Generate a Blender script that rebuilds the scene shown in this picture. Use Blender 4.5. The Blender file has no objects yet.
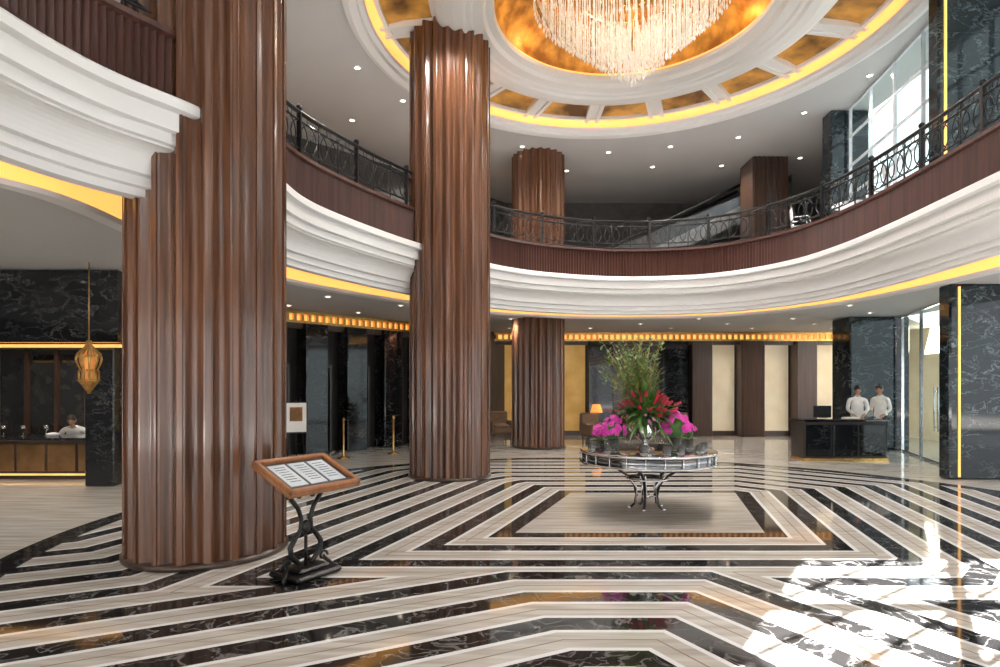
import bpy, math, random
from mathutils import Vector, Matrix
random.seed(7)
pi=math.pi
scene=bpy.context.scene

# ------------------------------------------------------------------ mesh kit
class MB:
    def __init__(s): s.v=[];s.f=[];s.m=[];s.s=[]
    def add(s,vs,fs,mi=0,smooth=False,mat=None):
        b=len(s.v)
        if mat is not None: vs=[mat@Vector(p) for p in vs]
        s.v+= [tuple(p) for p in vs]
        for i,f in enumerate(fs):
            s.f.append([b+k for k in f]); s.m.append(mi if not isinstance(mi,list) else mi[i]); s.s.append(smooth)
    def box(s,c,d,mi=0,rot=0,mat=None,bev=0):
        x,y,z=d[0]/2,d[1]/2,d[2]/2
        if bev>0:
            b=min(bev,x*.9,y*.9,z*.9)
            vs=[];ix={}
            for sx in(-1,1):
                for sy in(-1,1):
                    for sz in(-1,1):
                        for a in range(3):
                            p=[sx*(x-(b if a!=0 else 0)),sy*(y-(b if a!=1 else 0)),sz*(z-(b if a!=2 else 0))]
                            ix[(sx,sy,sz,a)]=len(vs);vs.append(p)
            fs=[]
            for a in range(3):
                o=[k for k in range(3) if k!=a]
                for sg in(-1,1):
                    q=[]
                    for u,w in((-1,-1),(1,-1),(1,1),(-1,1)):
                        k=[0,0,0];k[a]=sg;k[o[0]]=u;k[o[1]]=w
                        q.append(ix[(k[0],k[1],k[2],a)])
                    fs.append(q)
            for a in range(3):
                o=[k for k in range(3) if k!=a]
                for u in(-1,1):
                    for w in(-1,1):
                        def g(t,ax):
                            k=[0,0,0];k[a]=t;k[o[0]]=u;k[o[1]]=w
                            return ix[(k[0],k[1],k[2],ax)]
                        fs.append([g(-1,o[0]),g(1,o[0]),g(1,o[1]),g(-1,o[1])])
            for sx in(-1,1):
                for sy in(-1,1):
                    for sz in(-1,1): fs.append([ix[(sx,sy,sz,0)],ix[(sx,sy,sz,1)],ix[(sx,sy,sz,2)]])
        else:
            vs=[(-x,-y,-z),(x,-y,-z),(x,y,-z),(-x,y,-z),(-x,-y,z),(x,-y,z),(x,y,z),(-x,y,z)]
            fs=[(0,3,2,1),(4,5,6,7),(0,1,5,4),(1,2,6,5),(2,3,7,6),(3,0,4,7)]
        T=Matrix.Translation(c)@Matrix.Rotation(rot,4,'Z')
        if mat is not None: T=mat@T
        s.add(vs,fs,mi,False,T)
    def tube(s,pts,r,mi=0,n=6,smooth=True,mat=None,caps=True):
        pts=[Vector(p) for p in pts]
        if not isinstance(r,(list,tuple)): r=[r]*len(pts)
        vs=[];up=None
        for i,p in enumerate(pts):
            t=(pts[min(i+1,len(pts)-1)]-pts[max(i-1,0)])
            if t.length<1e-9:t=Vector((0,0,1))
            t.normalize()
            if up is None:
                up=Vector((0,0,1)) if abs(t.z)<.9 else Vector((1,0,0))
            a=up-t*up.dot(t)
            if a.length<1e-6: a=t.orthogonal()
            a.normalize();up=a;b=t.cross(a)
            for k in range(n):
                an=2*pi*k/n+pi/n
                vs.append(p+(a*math.cos(an)+b*math.sin(an))*r[i])
        fs=[]
        for i in range(len(pts)-1):
            for k in range(n):
                fs.append((i*n+k,i*n+(k+1)%n,(i+1)*n+(k+1)%n,(i+1)*n+k))
        if caps:
            fs.append(tuple(range(n))[::-1]);fs.append(tuple((len(pts)-1)*n+k for k in range(n)))
        s.add(vs,fs,mi,smooth,mat)
    def lathe(s,prof,c=(0,0,0),mi=0,seg=32,smooth=True,mat=None):
        vs=[];fs=[]
        for (r,z) in prof:
            for k in range(seg):
                a=2*pi*k/seg;vs.append((c[0]+r*math.cos(a),c[1]+r*math.sin(a),c[2]+z))
        ms=[]
        for i in range(len(prof)-1):
            for k in range(seg):
                fs.append((i*seg+k,i*seg+(k+1)%seg,(i+1)*seg+(k+1)%seg,(i+1)*seg+k))
                ms.append(mi[i] if isinstance(mi,list) else mi)
        s.add(vs,fs,ms,smooth,mat)
    def ball(s,c,r,mi=0,seg=12,rings=8,mat=None):
        if not isinstance(r,(list,tuple)): r=(r,r,r)
        vs=[];fs=[]
        for i in range(rings+1):
            th=pi*i/rings
            for k in range(seg):
                a=2*pi*k/seg
                vs.append((c[0]+r[0]*math.sin(th)*math.cos(a),c[1]+r[1]*math.sin(th)*math.sin(a),c[2]+r[2]*math.cos(th)))
        for i in range(rings):
            for k in range(seg):
                fs.append((i*seg+k,(i+1)*seg+k,(i+1)*seg+(k+1)%seg,i*seg+(k+1)%seg))
        s.add(vs,fs,mi,True,mat)
    def obj(s,name,mats,loc=(0,0,0),rot=0,parent=None):
        me=bpy.data.meshes.new(name);me.from_pydata(s.v,[],s.f)
        for m in mats: me.materials.append(m)
        me.polygons.foreach_set('material_index',s.m);me.polygons.foreach_set('use_smooth',s.s)
        me.validate();me.update()
        o=bpy.data.objects.new(name,me);o.location=loc;o.rotation_euler=(0,0,rot)
        scene.collection.objects.link(o)
        if parent:
            o.parent=parent
            bpy.context.view_layer.update()
            o.matrix_parent_inverse=parent.matrix_world.inverted()
        return o

# ------------------------------------------------------------------ materials
def newmat(name):
    m=bpy.data.materials.new(name);m.use_nodes=True;nt=m.node_tree
    return m,nt,nt.nodes['Principled BSDF']
def L(nt,a,b): nt.links.new(a,b)
def pm(name,c1,c2=None,scale=5,stretch=(1,1,1),rough=.5,metal=0,bump=0,emit=0,ecol=None,coat=0,trans=0,lo=.35,hi=.65,detail=5,spec=None):
    m,nt,b=newmat(name);N=nt.nodes
    if c2 is None:c2=tuple(min(1,x*1.15) for x in c1)
    tc=N.new('ShaderNodeTexCoord');mp=N.new('ShaderNodeMapping');mp.inputs['Scale'].default_value=stretch
    L(nt,tc.outputs['Object'],mp.inputs['Vector'])
    no=N.new('ShaderNodeTexNoise');no.inputs['Scale'].default_value=scale;no.inputs['Detail'].default_value=detail
    L(nt,mp.outputs[0],no.inputs['Vector'])
    cr=N.new('ShaderNodeValToRGB');e=cr.color_ramp.elements
    e[0].position=lo;e[1].position=hi;e[0].color=(*c1,1);e[1].color=(*c2,1)
    L(nt,no.outputs['Fac'],cr.inputs[0]);L(nt,cr.outputs[0],b.inputs['Base Color'])
    b.inputs['Roughness'].default_value=rough;b.inputs['Metallic'].default_value=metal
    b.inputs['Coat Weight'].default_value=coat;b.inputs['Transmission Weight'].default_value=trans
    if bump:
        bp=N.new('ShaderNodeBump');bp.inputs['Strength'].default_value=bump;bp.inputs['Distance'].default_value=.02
        L(nt,no.outputs['Fac'],bp.inputs['Height']);L(nt,bp.outputs[0],b.inputs['Normal'])
    if emit:
        b.inputs['Emission Strength'].default_value=emit
        if ecol: b.inputs['Emission Color'].default_value=(*ecol,1)
        else: L(nt,cr.outputs[0],b.inputs['Emission Color'])
    return m
def marble(name,base,vein,scale=1.2,rough=.12,width=.03,mid=None):
    m,nt,b=newmat(name);N=nt.nodes
    tc=N.new('ShaderNodeTexCoord')
    n1=N.new('ShaderNodeTexNoise');n1.inputs['Scale'].default_value=scale;n1.inputs['Detail'].default_value=10;n1.inputs['Distortion'].default_value=.6;n1.inputs['Roughness'].default_value=.65
    mp=N.new('ShaderNodeMapping');mp.inputs['Rotation'].default_value=(.4,.7,.3);mp.inputs['Scale'].default_value=(1,1,2.2)
    L(nt,tc.outputs['Object'],mp.inputs[0]);L(nt,mp.outputs[0],n1.inputs['Vector'])
    sb=N.new('ShaderNodeMath');sb.operation='SUBTRACT';sb.inputs[1].default_value=.5;L(nt,n1.outputs['Fac'],sb.inputs[0])
    ab=N.new('ShaderNodeMath');ab.operation='ABSOLUTE';L(nt,sb.outputs[0],ab.inputs[0])
    cr=N.new('ShaderNodeValToRGB');e=cr.color_ramp.elements
    e[0].position=0;e[0].color=(*vein,1);e[1].position=width;e[1].color=(*base,1)
    L(nt,ab.outputs[0],cr.inputs[0])
    n2=N.new('ShaderNodeTexNoise');n2.inputs['Scale'].default_value=1.7;L(nt,tc.outputs['Object'],n2.inputs['Vector'])
    c3=N.new('ShaderNodeValToRGB');c3.color_ramp.elements[0].position=.38;c3.color_ramp.elements[1].position=.66
    L(nt,n2.outputs['Fac'],c3.inputs[0])
    mx=N.new('ShaderNodeMix');mx.data_type='RGBA';L(nt,c3.outputs[0],mx.inputs[0]);mx.inputs[6].default_value=(*base,1);L(nt,cr.outputs[0],mx.inputs[7])
    L(nt,mx.outputs[2],b.inputs['Base Color']);b.inputs['Roughness'].default_value=rough
    return m
def woodmat(name,c1,c2,rough=.28,sc=2.0,coat=.3):
    m,nt,b=newmat(name);N=nt.nodes
    tc=N.new('ShaderNodeTexCoord');mp=N.new('ShaderNodeMapping');mp.inputs['Scale'].default_value=(9,9,.35)
    L(nt,tc.outputs['Object'],mp.inputs['Vector'])
    no=N.new('ShaderNodeTexNoise');no.inputs['Scale'].default_value=sc;no.inputs['Detail'].default_value=7;no.inputs['Distortion'].default_value=.2
    L(nt,mp.outputs[0],no.inputs['Vector'])
    cr=N.new('ShaderNodeValToRGB');e=cr.color_ramp.elements
    e[0].position=.3;e[1].position=.72;e[0].color=(*c1,1);e[1].color=(*c2,1)
    L(nt,no.outputs['Fac'],cr.inputs[0]);L(nt,cr.outputs[0],b.inputs['Base Color'])
    b.inputs['Roughness'].default_value=rough;b.inputs['Coat Weight'].default_value=coat;b.inputs['Coat Roughness'].default_value=.12
    return m
def emat(name,c,st,c2=None):
    return pm(name,c,c2 or c,emit=st,ecol=c,rough=.6)

wood_col=woodmat('column_walnut',(.066,.025,.012),(.19,.078,.036),rough=.26,coat=.5)
wood_fas=woodmat('fascia_mahogany',(.050,.020,.015),(.11,.045,.033),rough=.4)
wood_dk=woodmat('dark_wood',(.03,.015,.009),(.07,.035,.02),rough=.35)
wood_or=woodmat('stand_wood',(.22,.08,.03),(.38,.16,.06),rough=.3)
white=pm('plaster_white',(.75,.745,.73),(.76,.755,.74),rough=.45,scale=1)
ceilm=pm('ceiling_paint',(.50,.50,.50),(.52,.52,.52),rough=.6,scale=1)
blk=marble('black_marble',(.008,.009,.011),(.15,.15,.15),2.4,.06,.014)
blkv=marble('black_marble_teal',(.008,.014,.018),(.16,.21,.22),2.0,.06,.018)
iron=pm('wrought_iron',(.010,.010,.012),(.025,.025,.025),scale=20,rough=.35,metal=.5)
silver=pm('polished_silver',(.62,.62,.63),(.75,.75,.76),scale=8,rough=.12,metal=1)
gold=pm('antique_gold',(.62,.36,.10),(.85,.55,.2),scale=12,rough=.25,metal=1)
golde=emat('cove_light_gold',(1.0,.50,.13),1.05,(1,.56,.18))
goldc=emat('soffit_light_gold',(1.0,.50,.12),1.15,(1,.52,.16))
goldleaf=pm('gold_leaf_glow',(.24,.085,.010),(.60,.28,.045),scale=3,rough=.4,metal=.3,detail=8,bump=.2,emit=.5)  # emission stands in for gold light on the inner dome
coffer=pm('coffer_bronze_glow',(.08,.034,.009),(.48,.23,.045),scale=1.3,rough=.35,metal=.3,detail=6,lo=.38,hi=.62,emit=.5)  # emission makes the coffer panels look lit by the cove
creamw=pm('pale_panel_glow',(.80,.68,.48),(.85,.75,.57),scale=2,rough=.5,emit=.15)  # slight emission imitates light falling on the panels
yellow=pm('yellow_panel_glow',(.66,.38,.09),(.78,.5,.16),scale=2,rough=.5,emit=.18)  # slight emission here too, as if the panel were lit
dark=pm('dark_recess',(.012,.010,.010),(.03,.025,.022),scale=2,rough=.4)
lampm=emat('downlight_lens',(1,.86,.66),14)
crystal=pm('crystal',(.70,.67,.62),(.95,.93,.89),scale=30,rough=.08,emit=.10,ecol=(1,.93,.82),coat=.5)

# ------------------------------------------------------------------ floor material
def floor_material():
    m,nt,b=newmat('inlaid_marble_floor');N=nt.nodes
    class E:
        def __init__(s,o): s.o=o
        def _b(s,o,op,rev=False):
            n=N.new('ShaderNodeMath');n.operation=op
            a,c=(o,s) if rev else (s,o)
            for i,x in enumerate((a,c)):
                if isinstance(x,E): L(nt,x.o,n.inputs[i])
                else: n.inputs[i].default_value=x
            return E(n.outputs[0])
        def __add__(s,o): return s._b(o,'ADD')
        def __sub__(s,o): return s._b(o,'SUBTRACT')
        def __mul__(s,o): return s._b(o,'MULTIPLY')
        def mn(s,o): return s._b(o,'MINIMUM')
        def mx(s,o): return s._b(o,'MAXIMUM')
        def lt(s,o): return s._b(o,'LESS_THAN')
        def gt(s,o): return s._b(o,'GREATER_THAN')
        def mod(s,o): return s._b(o,'FLOORED_MODULO')
    ge=N.new('ShaderNodeTexCoord');sp=N.new('ShaderNodeSeparateXYZ');L(nt,ge.outputs['Object'],sp.inputs[0])
    X=E(sp.outputs[0]);Y=E(sp.outputs[1])
    def poly(C,ns):
        d=None
        for (a,c,o) in ns:
            l=math.hypot(a,c);a/=l;c/=l
            e=X*a+Y*c-(a*C[0]+c*C[1]+o)
            d=e if d is None else d.mx(e)
        return d
    d1=poly((2.1,8.35),[(0,1,1.3),(0,-1,1.35),(-.94,.34,1.35),(.95,-.25,1.3),(-1,1,1.75),(1,-1,1.9),(1,1,2.1)])
    d2=poly((.75,2.2),[(0,1,2.0),(-.45,.89,1.95),(.88,.47,1.3)])
    v=d1.mn(d2)
    f=(v.mod(.55))*(1/.55)
    inside=d1.gt(0)
    r2=(X-1.7)*(X-1.7)+(Y-7.6)*(Y-7.6)
    R=r2.lt(6.55*6.55);R2=r2.lt(6.85*6.85)*r2.gt(6.55*6.55)
    drk=(f.lt(.40)*inside*R).mx(R2)
    wl=(f.gt(.40)*f.lt(.48)+f.gt(.92))*inside*R
    br=f.gt(.69)*f.lt(.715)*inside*R
    mp=N.new('ShaderNodeMapping');mp.inputs['Scale'].default_value=(.6,6,1);mp.inputs['Rotation'].default_value=(0,0,.35);L(nt,ge.outputs['Object'],mp.inputs[0])
    n1=N.new('ShaderNodeTexNoise');n1.inputs['Scale'].default_value=2;n1.inputs['Detail'].default_value=7;L(nt,mp.outputs[0],n1.inputs['Vector'])
    c1=N.new('ShaderNodeValToRGB');e=c1.color_ramp.elements;e[0].position=.3;e[0].color=(.38,.34,.295,1);e[1].position=.7;e[1].color=(.61,.58,.535,1)
    L(nt,n1.outputs['Fac'],c1.inputs[0])
    n2=N.new('ShaderNodeTexNoise');n2.inputs['Scale'].default_value=4.5;n2.inputs['Detail'].default_value=9;n2.inputs['Distortion'].default_value=.8;L(nt,ge.outputs['Object'],n2.inputs['Vector'])
    a=(E(n2.outputs['Fac'])-.5);ab=a.mx(a*-1)
    c2=N.new('ShaderNodeValToRGB');e=c2.color_ramp.elements;e[0].position=0;e[0].color=(.16,.155,.15,1);e[1].position=.028;e[1].color=(.015,.0145,.015,1)
    L(nt,ab.o,c2.inputs[0])
    def mix(fac,A,Bc):
        n=N.new('ShaderNodeMix');n.data_type='RGBA';L(nt,fac.o,n.inputs[0])
        for i,x in((6,A),(7,Bc)):
            if isinstance(x,tuple): n.inputs[i].default_value=x
            else: L(nt,x,n.inputs[i])
        return n.outputs[2]
    col=mix(drk,c1.outputs[0],c2.outputs[0])
    col=mix(wl,col,(.76,.765,.765,1));col=mix(br,col,(.26,.21,.16,1))
    L(nt,col,b.inputs['Base Color']);b.inputs['Roughness'].default_value=.06
    b.inputs['IOR'].default_value=1.55;b.inputs['Specular IOR Level'].default_value=.6
    return m
floorm=floor_material()

# ------------------------------------------------------------------ room shell
XL,XR,YF,YB=-14,14,-3,21.2
ZL,ZU=3.6,8.2
g=MB();g.box(((XL+XR)/2,(YF+YB)/2+.5,-.1),(XR-XL,YB-YF+1,.2));g.obj('floor',[floorm])

def catmull(P,step=.05):
    out=[]
    for i in range(len(P)-1):
        p0=Vector(P[max(i-1,0)]);p1=Vector(P[i]);p2=Vector(P[i+1]);p3=Vector(P[min(i+2,len(P)-1)])
        n=max(2,int((p2-p1).length/step))
        for k in range(n):
            t=k/n
            out.append(.5*((2*p1)+(p2-p0)*t+(2*p0-5*p1+4*p2-p3)*t*t+(3*p1-p0-3*p2+p3)*t**3))
    out.append(Vector(P[-1]));return out
ring=[(-3.9,-3),(-3.84,0),(-3.77,2.5),(-3.66,4.0),(-3.52,4.75),(-3.28,5.28),(-2.98,5.68),(-2.86,6.25),(-2.90,7.0),(-2.94,7.7),(-2.87,8.5),
 (-2.41,9.63),(-1.60,11.1),(-.22,13.0),(1.16,13.95),(2.9,14.42),(4.7,14.15),(5.65,13.4),(6.24,12.3),(6.45,11.06),(6.45,9.63),(6.28,7.54),(6.15,6),(6.1,4),(6.1,0),(6.1,-3)]
def resample(P,step):
    out=[P[0].copy()];acc=0
    for i in range(1,len(P)):
        a=P[i-1];b=P[i];d=(b-a).length
        while acc+d>=step:
            t=(step-acc)/d;a=a.lerp(b,t);out.append(a.copy());d=(b-a).length;acc=0
        acc+=d
    return out
dense=catmull(ring,.02)
for _ in range(250):
    dense=[dense[0]]+[(dense[i-1]+dense[i]*2+dense[i+1])/4 for i in range(1,len(dense)-1)]+[dense[-1]]
path=resample(dense,.06)
def normals(P,w=5):
    out=[]
    for i in range(len(P)):
        t=P[min(i+w,len(P)-1)]-P[max(i-w,0)];t.normalize();out.append(Vector((t.y,-t.x)))
    return out
nrm=normals(path)
C0=Vector((1.6,7))
def strip(mb,P,Nn,prof,mi,smooth=False):
    n=len(P)
    for j in range(len(prof)-1):
        vs=[]
        for (o,z) in (prof[j],prof[j+1]):
            for i in range(n):
                q=P[i]+Nn[i]*o;vs.append((q.x,q.y,z))
        mb.add(vs,[(i,i+1,n+i+1,n+i) for i in range(n-1)],mi[j] if isinstance(mi,list) else mi,True)
UPPER=[(8.75,-3.2),(8.75,14.5),(12.6,21.3)]
LOWER=[(10.9,-3.2),(10.9,16.2),(14.0,16.2)]
def rectray(c,d,poly=None):
    ts=[]
    if d.x>1e-6:ts.append((XR-c.x)/d.x)
    if d.x<-1e-6:ts.append((XL-c.x)/d.x)
    if d.y>1e-6:ts.append((YB-c.y)/d.y)
    if d.y<-1e-6:ts.append((YF-.01-c.y)/d.y)
    t=max(0.0,min(ts))
    if poly:
        for i in range(len(poly)-1):
            a=Vector(poly[i]);e=Vector(poly[i+1])-a
            den=d.x*e.y-d.y*e.x
            if abs(den)<1e-9: continue
            w=a-c;tt=(w.x*e.y-w.y*e.x)/den;u=(w.x*d.y-w.y*d.x)/den
            if tt>0 and -1e-6<=u<=1+1e-6: t=min(t,tt)
    return c+d*t
def annulus(mb,inner,c,z,mi,poly=None):
    n=len(inner);vs=[(p.x,p.y,z) for p in inner]
    for p in inner:
        q=rectray(c,(p-c).normalized(),poly);vs.append((q.x,q.y,z))
    mb.add(vs,[(i,i+1,n+i+1,n+i) for i in range(n-1)],mi)
radN=[-(p-C0).normalized() for p in path]

mb=MB()
strip(mb,path,nrm,[(-.25,4.8),(-.25,5.0),(.06,5.0),(.06,4.95),(.0,4.93)],[0,1,1,1])
arc=[]
for k in range(9):
    a=k/8*pi/2;arc.append((.03-.17*math.sin(a),3.90-.24*(1-math.cos(a))))
prof=[(0,4.33),(.19,4.325),(.205,4.30),(.205,4.22),(.13,4.205),(.13,4.04),(.07,4.03),(.07,3.93),(.03,3.92)]+arc+[(-.20,3.65),(-.20,3.56),(-.25,3.55),(-.25,3.475),(-.34,3.46)]
strip(mb,path,nrm,prof,2)
n0=[p+nrm[i]*-.34 for i,p in enumerate(path)]
strip(mb,n0,radN,[(0,3.46),(-.02,3.74),(-.70,3.80),(-.87,3.80)],2)
strip(mb,n0,radN,[(-.87,3.80),(-.95,3.54)],3)
strip(mb,n0,radN,[(-.95,3.54),(-.97,3.49),(-1.12,3.48),(-1.14,3.54),(-1.22,3.54),(-1.24,ZL)],2)
balc=mb.obj('balcony',[white,wood_fas,white,goldc])
rp=resample(dense,.035);rn=normals(rp,8)
mb=MB();n=len(rp);vs=[]
for z in (4.31,4.94):
    for i in range(n):
        q=rp[i]+rn[i]*(.022 if i%2 else -.022);vs.append((q.x,q.y,z))
mb.add(vs,[(i,i+1,n+i+1,n+i) for i in range(n-1)],0)
mb.obj('ribbed_fascia',[wood_fas],parent=balc)

g=MB();annulus(g,[n0[i]+radN[i]*-1.24 for i in range(len(n0))],C0,ZL,0,LOWER);g.obj('ceiling_lower',[ceilm])
carpet=pm('mezzanine_carpet',(.16,.12,.09),(.26,.2,.15),rough=.8,scale=10)
g=MB();annulus(g,[path[i]+nrm[i]*-.25 for i in range(len(path))],C0,4.8,0,UPPER);g.obj('floor_mezzanine',[carpet])

DC=Vector((2.3,10.5));RO=4.9
circ=[DC+Vector((math.cos(2*pi*k/128),math.sin(2*pi*k/128)))*RO for k in range(129)]
g=MB();annulus(g,circ,DC,ZU,0,UPPER);g.obj('ceiling_upper',[ceilm])

def wall(name,a,b,z0,z1,mat,th=.2,extra=None):
    a=Vector(a);b=Vector(b);mid=(a+b)/2;l=(b-a).length;ang=math.atan2(b.y-a.y,b.x-a.x)
    m=MB();m.box((0,0,0),(l,th,z1-z0))
    return m.obj(name,[mat],(mid.x,mid.y,(z0+z1)/2),ang)
wall('wall_north_lower',(-3,YB+.1),(XR,YB+.1),0,ZL,wood_dk)
wallgray=pm('upper_wall_dark',(.055,.05,.048),(.08,.075,.07),rough=.5)
wall('wall_north_upper',(XL,YB+.1),(12.6,YB+.1),4.8,ZU,wallgray)
wall('wall_west',(XL+.1,YF),(XL+.1,YB),0,ZU,dark)
wall('wall_east_lower',(XR-.1,17.0),(XR-.1,YB),0,ZL,creamw)
wall('wall_east_upper',(8.75,14.6),(12.6,YB),4.8,ZU,wallgray,.1)
OX0,OX1=-3.4,1.3
g=MB();ft=.25
def sbox(x0,x1,z0,z1): g.box(((x0+x1)/2,YF-.12,(z0+z1)/2),(x1-x0,ft,z1-z0),0)
sbox(XL,OX0,4.75,ZU);sbox(OX1,XR,4.75,ZU);sbox(OX0,OX1,6.85,ZU);sbox(XL,XR,3.3,4.75)
for x in (-14,-9,-5,-1,3,7,11,14): sbox(x-.12,x+.12,0,3.3)
g.obj('wall_south',[white])
# canopy added out of view to keep sun off the entrance floor, with driveway
g=MB();g.box((-2,-7.3,3.6),(34,8.0,.3),0)
for x in (-16,-9,-2,5,12): g.lathe([(.35,0),(.35,3.45)],(x,-10.6,0),0,24)
g.obj('sun_blocking_canopy',[white])
g=MB();g.box((-2,-9.2,-.16),(60,12,.2),0);g.obj('ground_driveway',[pm('driveway_paving',(.24,.23,.22),(.32,.31,.30),scale=4,rough=.7)])
g=MB()
for k in range(9):
    x=OX0-1+k*.78
    for sgn in(-1,1):
        a=Vector((x,YF-.1,4.75));b=Vector((x+sgn*2.0,YF-.1,6.85))
        def clipx(a,b,xx,keep):
            if (a.x-xx)*keep>=0 and (b.x-xx)*keep>=0: return a,b
            if (a.x-xx)*keep<0 and (b.x-xx)*keep<0: return None
            t=(xx-a.x)/(b.x-a.x);c=a.lerp(b,t)
            return (c,b) if (a.x-xx)*keep<0 else (a,c)
        r=clipx(a,b,OX0,1)
        if r: r=clipx(r[0],r[1],OX1,-1)
        if r: g.tube([r[0],r[1]],.035,0,4)
for x in (OX0+1.55,OX0+3.1): g.box((x,YF-.1,5.8),(.10,.1,2.1))
g.box(((OX0+OX1)/2,YF-.1,5.8),(OX1-OX0,.1,.09))
g.obj('window_1',[white])

# ------------------------------------------------------------------ columns
def flutedcol(name,x,y,h,r=.77,nf=20,ang=0):
    m=MB();pts=[]
    for k in range(nf):
        for t,dr in ((0,0),(.10,.0),(.20,0),(.2001,.022),(.27,.030)):
            a=2*pi*(k+t)/nf+ang;pts.append(((r-dr)*math.cos(a),(r-dr)*math.sin(a)))
        for q in range(1,10):
            u=q/10;t=.27+.66*u;dr=.030+.062*math.sin(u*pi)
            a=2*pi*(k+t)/nf+ang;pts.append(((r-dr)*math.cos(a),(r-dr)*math.sin(a)))
        for t,dr in ((.93,.030),(.9999,.022)):
            a=2*pi*(k+t)/nf+ang;pts.append(((r-dr)*math.cos(a),(r-dr)*math.sin(a)))
    n=len(pts);zs=[.04,h]
    vs=[(p[0],p[1],z) for z in zs for p in pts]
    m.add(vs,[(k,(k+1)%n,n+(k+1)%n,n+k) for k in range(n)],0)
    m.lathe([(r*.98,0),(r+.02,0),(r+.02,.05),(r-.1,.05)],(0,0,0),1,64)
    return m.obj(name,[wood_col,wood_dk],(x,y,0))
flutedcol('fluted_column',-3.05,6.28,ZU,.77,20,.1)
flutedcol('fluted_column.001',-.96,11.5,ZU+.15)
flutedcol('fluted_column.002',1.08,17.0,ZU,.75)

# ------------------------------------------------------------------ dome
mb=MB()
prof=[(4.9,8.2),(4.95,8.08),(4.85,8.05),(4.72,8.07),(4.70,8.14),(4.62,8.16),(4.60,8.22)]
mb.lathe(prof,(0,0,0),0,128,False)
mb.lathe([(4.60,8.22),(4.60,8.34),(4.50,8.40)],(0,0,0),1,128)
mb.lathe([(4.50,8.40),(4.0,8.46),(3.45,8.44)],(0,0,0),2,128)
mb.lathe([(3.45,8.42),(3.45,8.28),(3.40,8.22),(3.30,8.17),(3.12,8.13),(2.95,8.13),(2.90,8.17),(2.82,8.17),(2.78,8.2),(2.60,8.22),(2.55,8.30),(2.42,8.32),(2.40,8.40)],(0,0,0),0,128,False)
mb.lathe([(2.40,8.40),(2.45,8.46)],(0,0,0),1,128)
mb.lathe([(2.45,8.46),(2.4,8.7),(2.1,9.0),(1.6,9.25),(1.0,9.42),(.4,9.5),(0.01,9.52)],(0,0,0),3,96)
for k in range(18):
    a=2*pi*(k+.5)/18
    T=Matrix.Rotation(a,4,'Z')
    for dy in(-.13,.13):
        mb.box((4.0,dy,8.39),(1.15,.09,.11),0,mat=T)
    mb.box((4.0,0,8.41),(1.15,.2,.07),0,mat=T)
mb.lathe([(3.54,8.44),(3.54,8.37),(3.45,8.37)],(0,0,0),0,128,False)
mb.lathe([(4.48,8.40),(4.48,8.35),(4.40,8.35),(4.40,8.42)],(0,0,0),0,128,False)
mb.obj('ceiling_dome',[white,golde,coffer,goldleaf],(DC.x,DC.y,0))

# chandelier
mb=MB()
nr=12
for j in range(nr):
    r=.07+1.63*j/(nr-1)
    n=max(5,int(2*pi*r/.11))
    for k in range(n):
        a=2*pi*(k+.5*(j%2))/n+random.uniform(-.01,.01)
        zb=6.96+1.42*(r/1.7)**1.10+random.uniform(-.04,.04)
        x=r*math.cos(a);y=r*math.sin(a);zt=zb+.62+.5*(1-r/1.7)
        mb.tube([(x,y,zb),(x,y,zb+.05),(x,y,zb+.11)],[.003,.022,.006],0,5,False)
        nb=5
        pts=[(x,y,zb+.11+(zt-zb-.11)*q/nb) for q in range(nb+1)]
        mb.tube(pts,[.006,.014,.007,.014,.007,.006],0,4,False)
mb.lathe([(0.02,8.98),(1.7,8.98),(1.72,8.92),(1.66,8.9),(.02,8.9)],(0,0,0),1,64)
for r in (.4,.9,1.4,1.66):
    mb.lathe([(r,8.6),(r+.02,8.57),(r+.02,8.65),(r,8.65)],(0,0,0),1,48)
mb.tube([(0,0,7.6),(0,0,9.5)],.05,1,8)
for k in range(16):
    a=2*pi*k/16
    mb.tube([(1.6*math.cos(a),1.6*math.sin(a),8.6),(1.5*math.cos(a),1.5*math.sin(a),9.28)],.012,1,4)
mb.obj('crystal_chandelier',[crystal,gold],(DC.x,DC.y,0))

# ------------------------------------------------------------------ railing
mb=MB()
rl=resample(dense,.11);rnn=normals(rl,3)
rl2=[p-rnn[i]*.12 for i,p in enumerate(rl)]
Z0,Z1=5.0,5.70
def rail(z,r,mi=0): mb.tube([(p.x,p.y,z) for p in rl2],r,mi,6)
rail(Z1,.035);rail(Z0+.06,.018);rail(Z1-.12,.016);rail(Z0+.16,.013)
for i in range(0,len(rl2)-4):
    p=rl2[i]
    if i%12==0:
        mb.box((p.x,p.y,(Z0+Z1)/2),(.06,.06,Z1-Z0),0);mb.ball((p.x,p.y,Z1+.06),.05,0,8,6)
    t=(rl2[i+1]-rl2[i]).normalized()
    if i%4==0:
        mb.tube([(p.x,p.y,Z0),(p.x,p.y,Z1)],.013,0,4)
        cz=(Z0+.16+Z1-.12)/2;h=(Z1-.12-Z0-.16)/2
        for ph in (0,1):
            pts=[]
            for k in range(13):
                a=2*pi*k/12
                o=p+t*(.19*math.cos(a)+(.22 if ph==0 else 0))
                pts.append((o.x,o.y,cz+h*math.sin(a)))
            mb.tube(pts,.010,0,4)
    if i%2==0:
        cz=Z1-.06
        pts=[(p.x+t.x*.05*math.cos(a),p.y+t.y*.05*math.cos(a),cz+.05*math.sin(a)) for a in [2*pi*k/8 for k in range(9)]]
        mb.tube(pts,.007,0,3)
mb.obj('balcony_railing',[iron])

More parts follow.
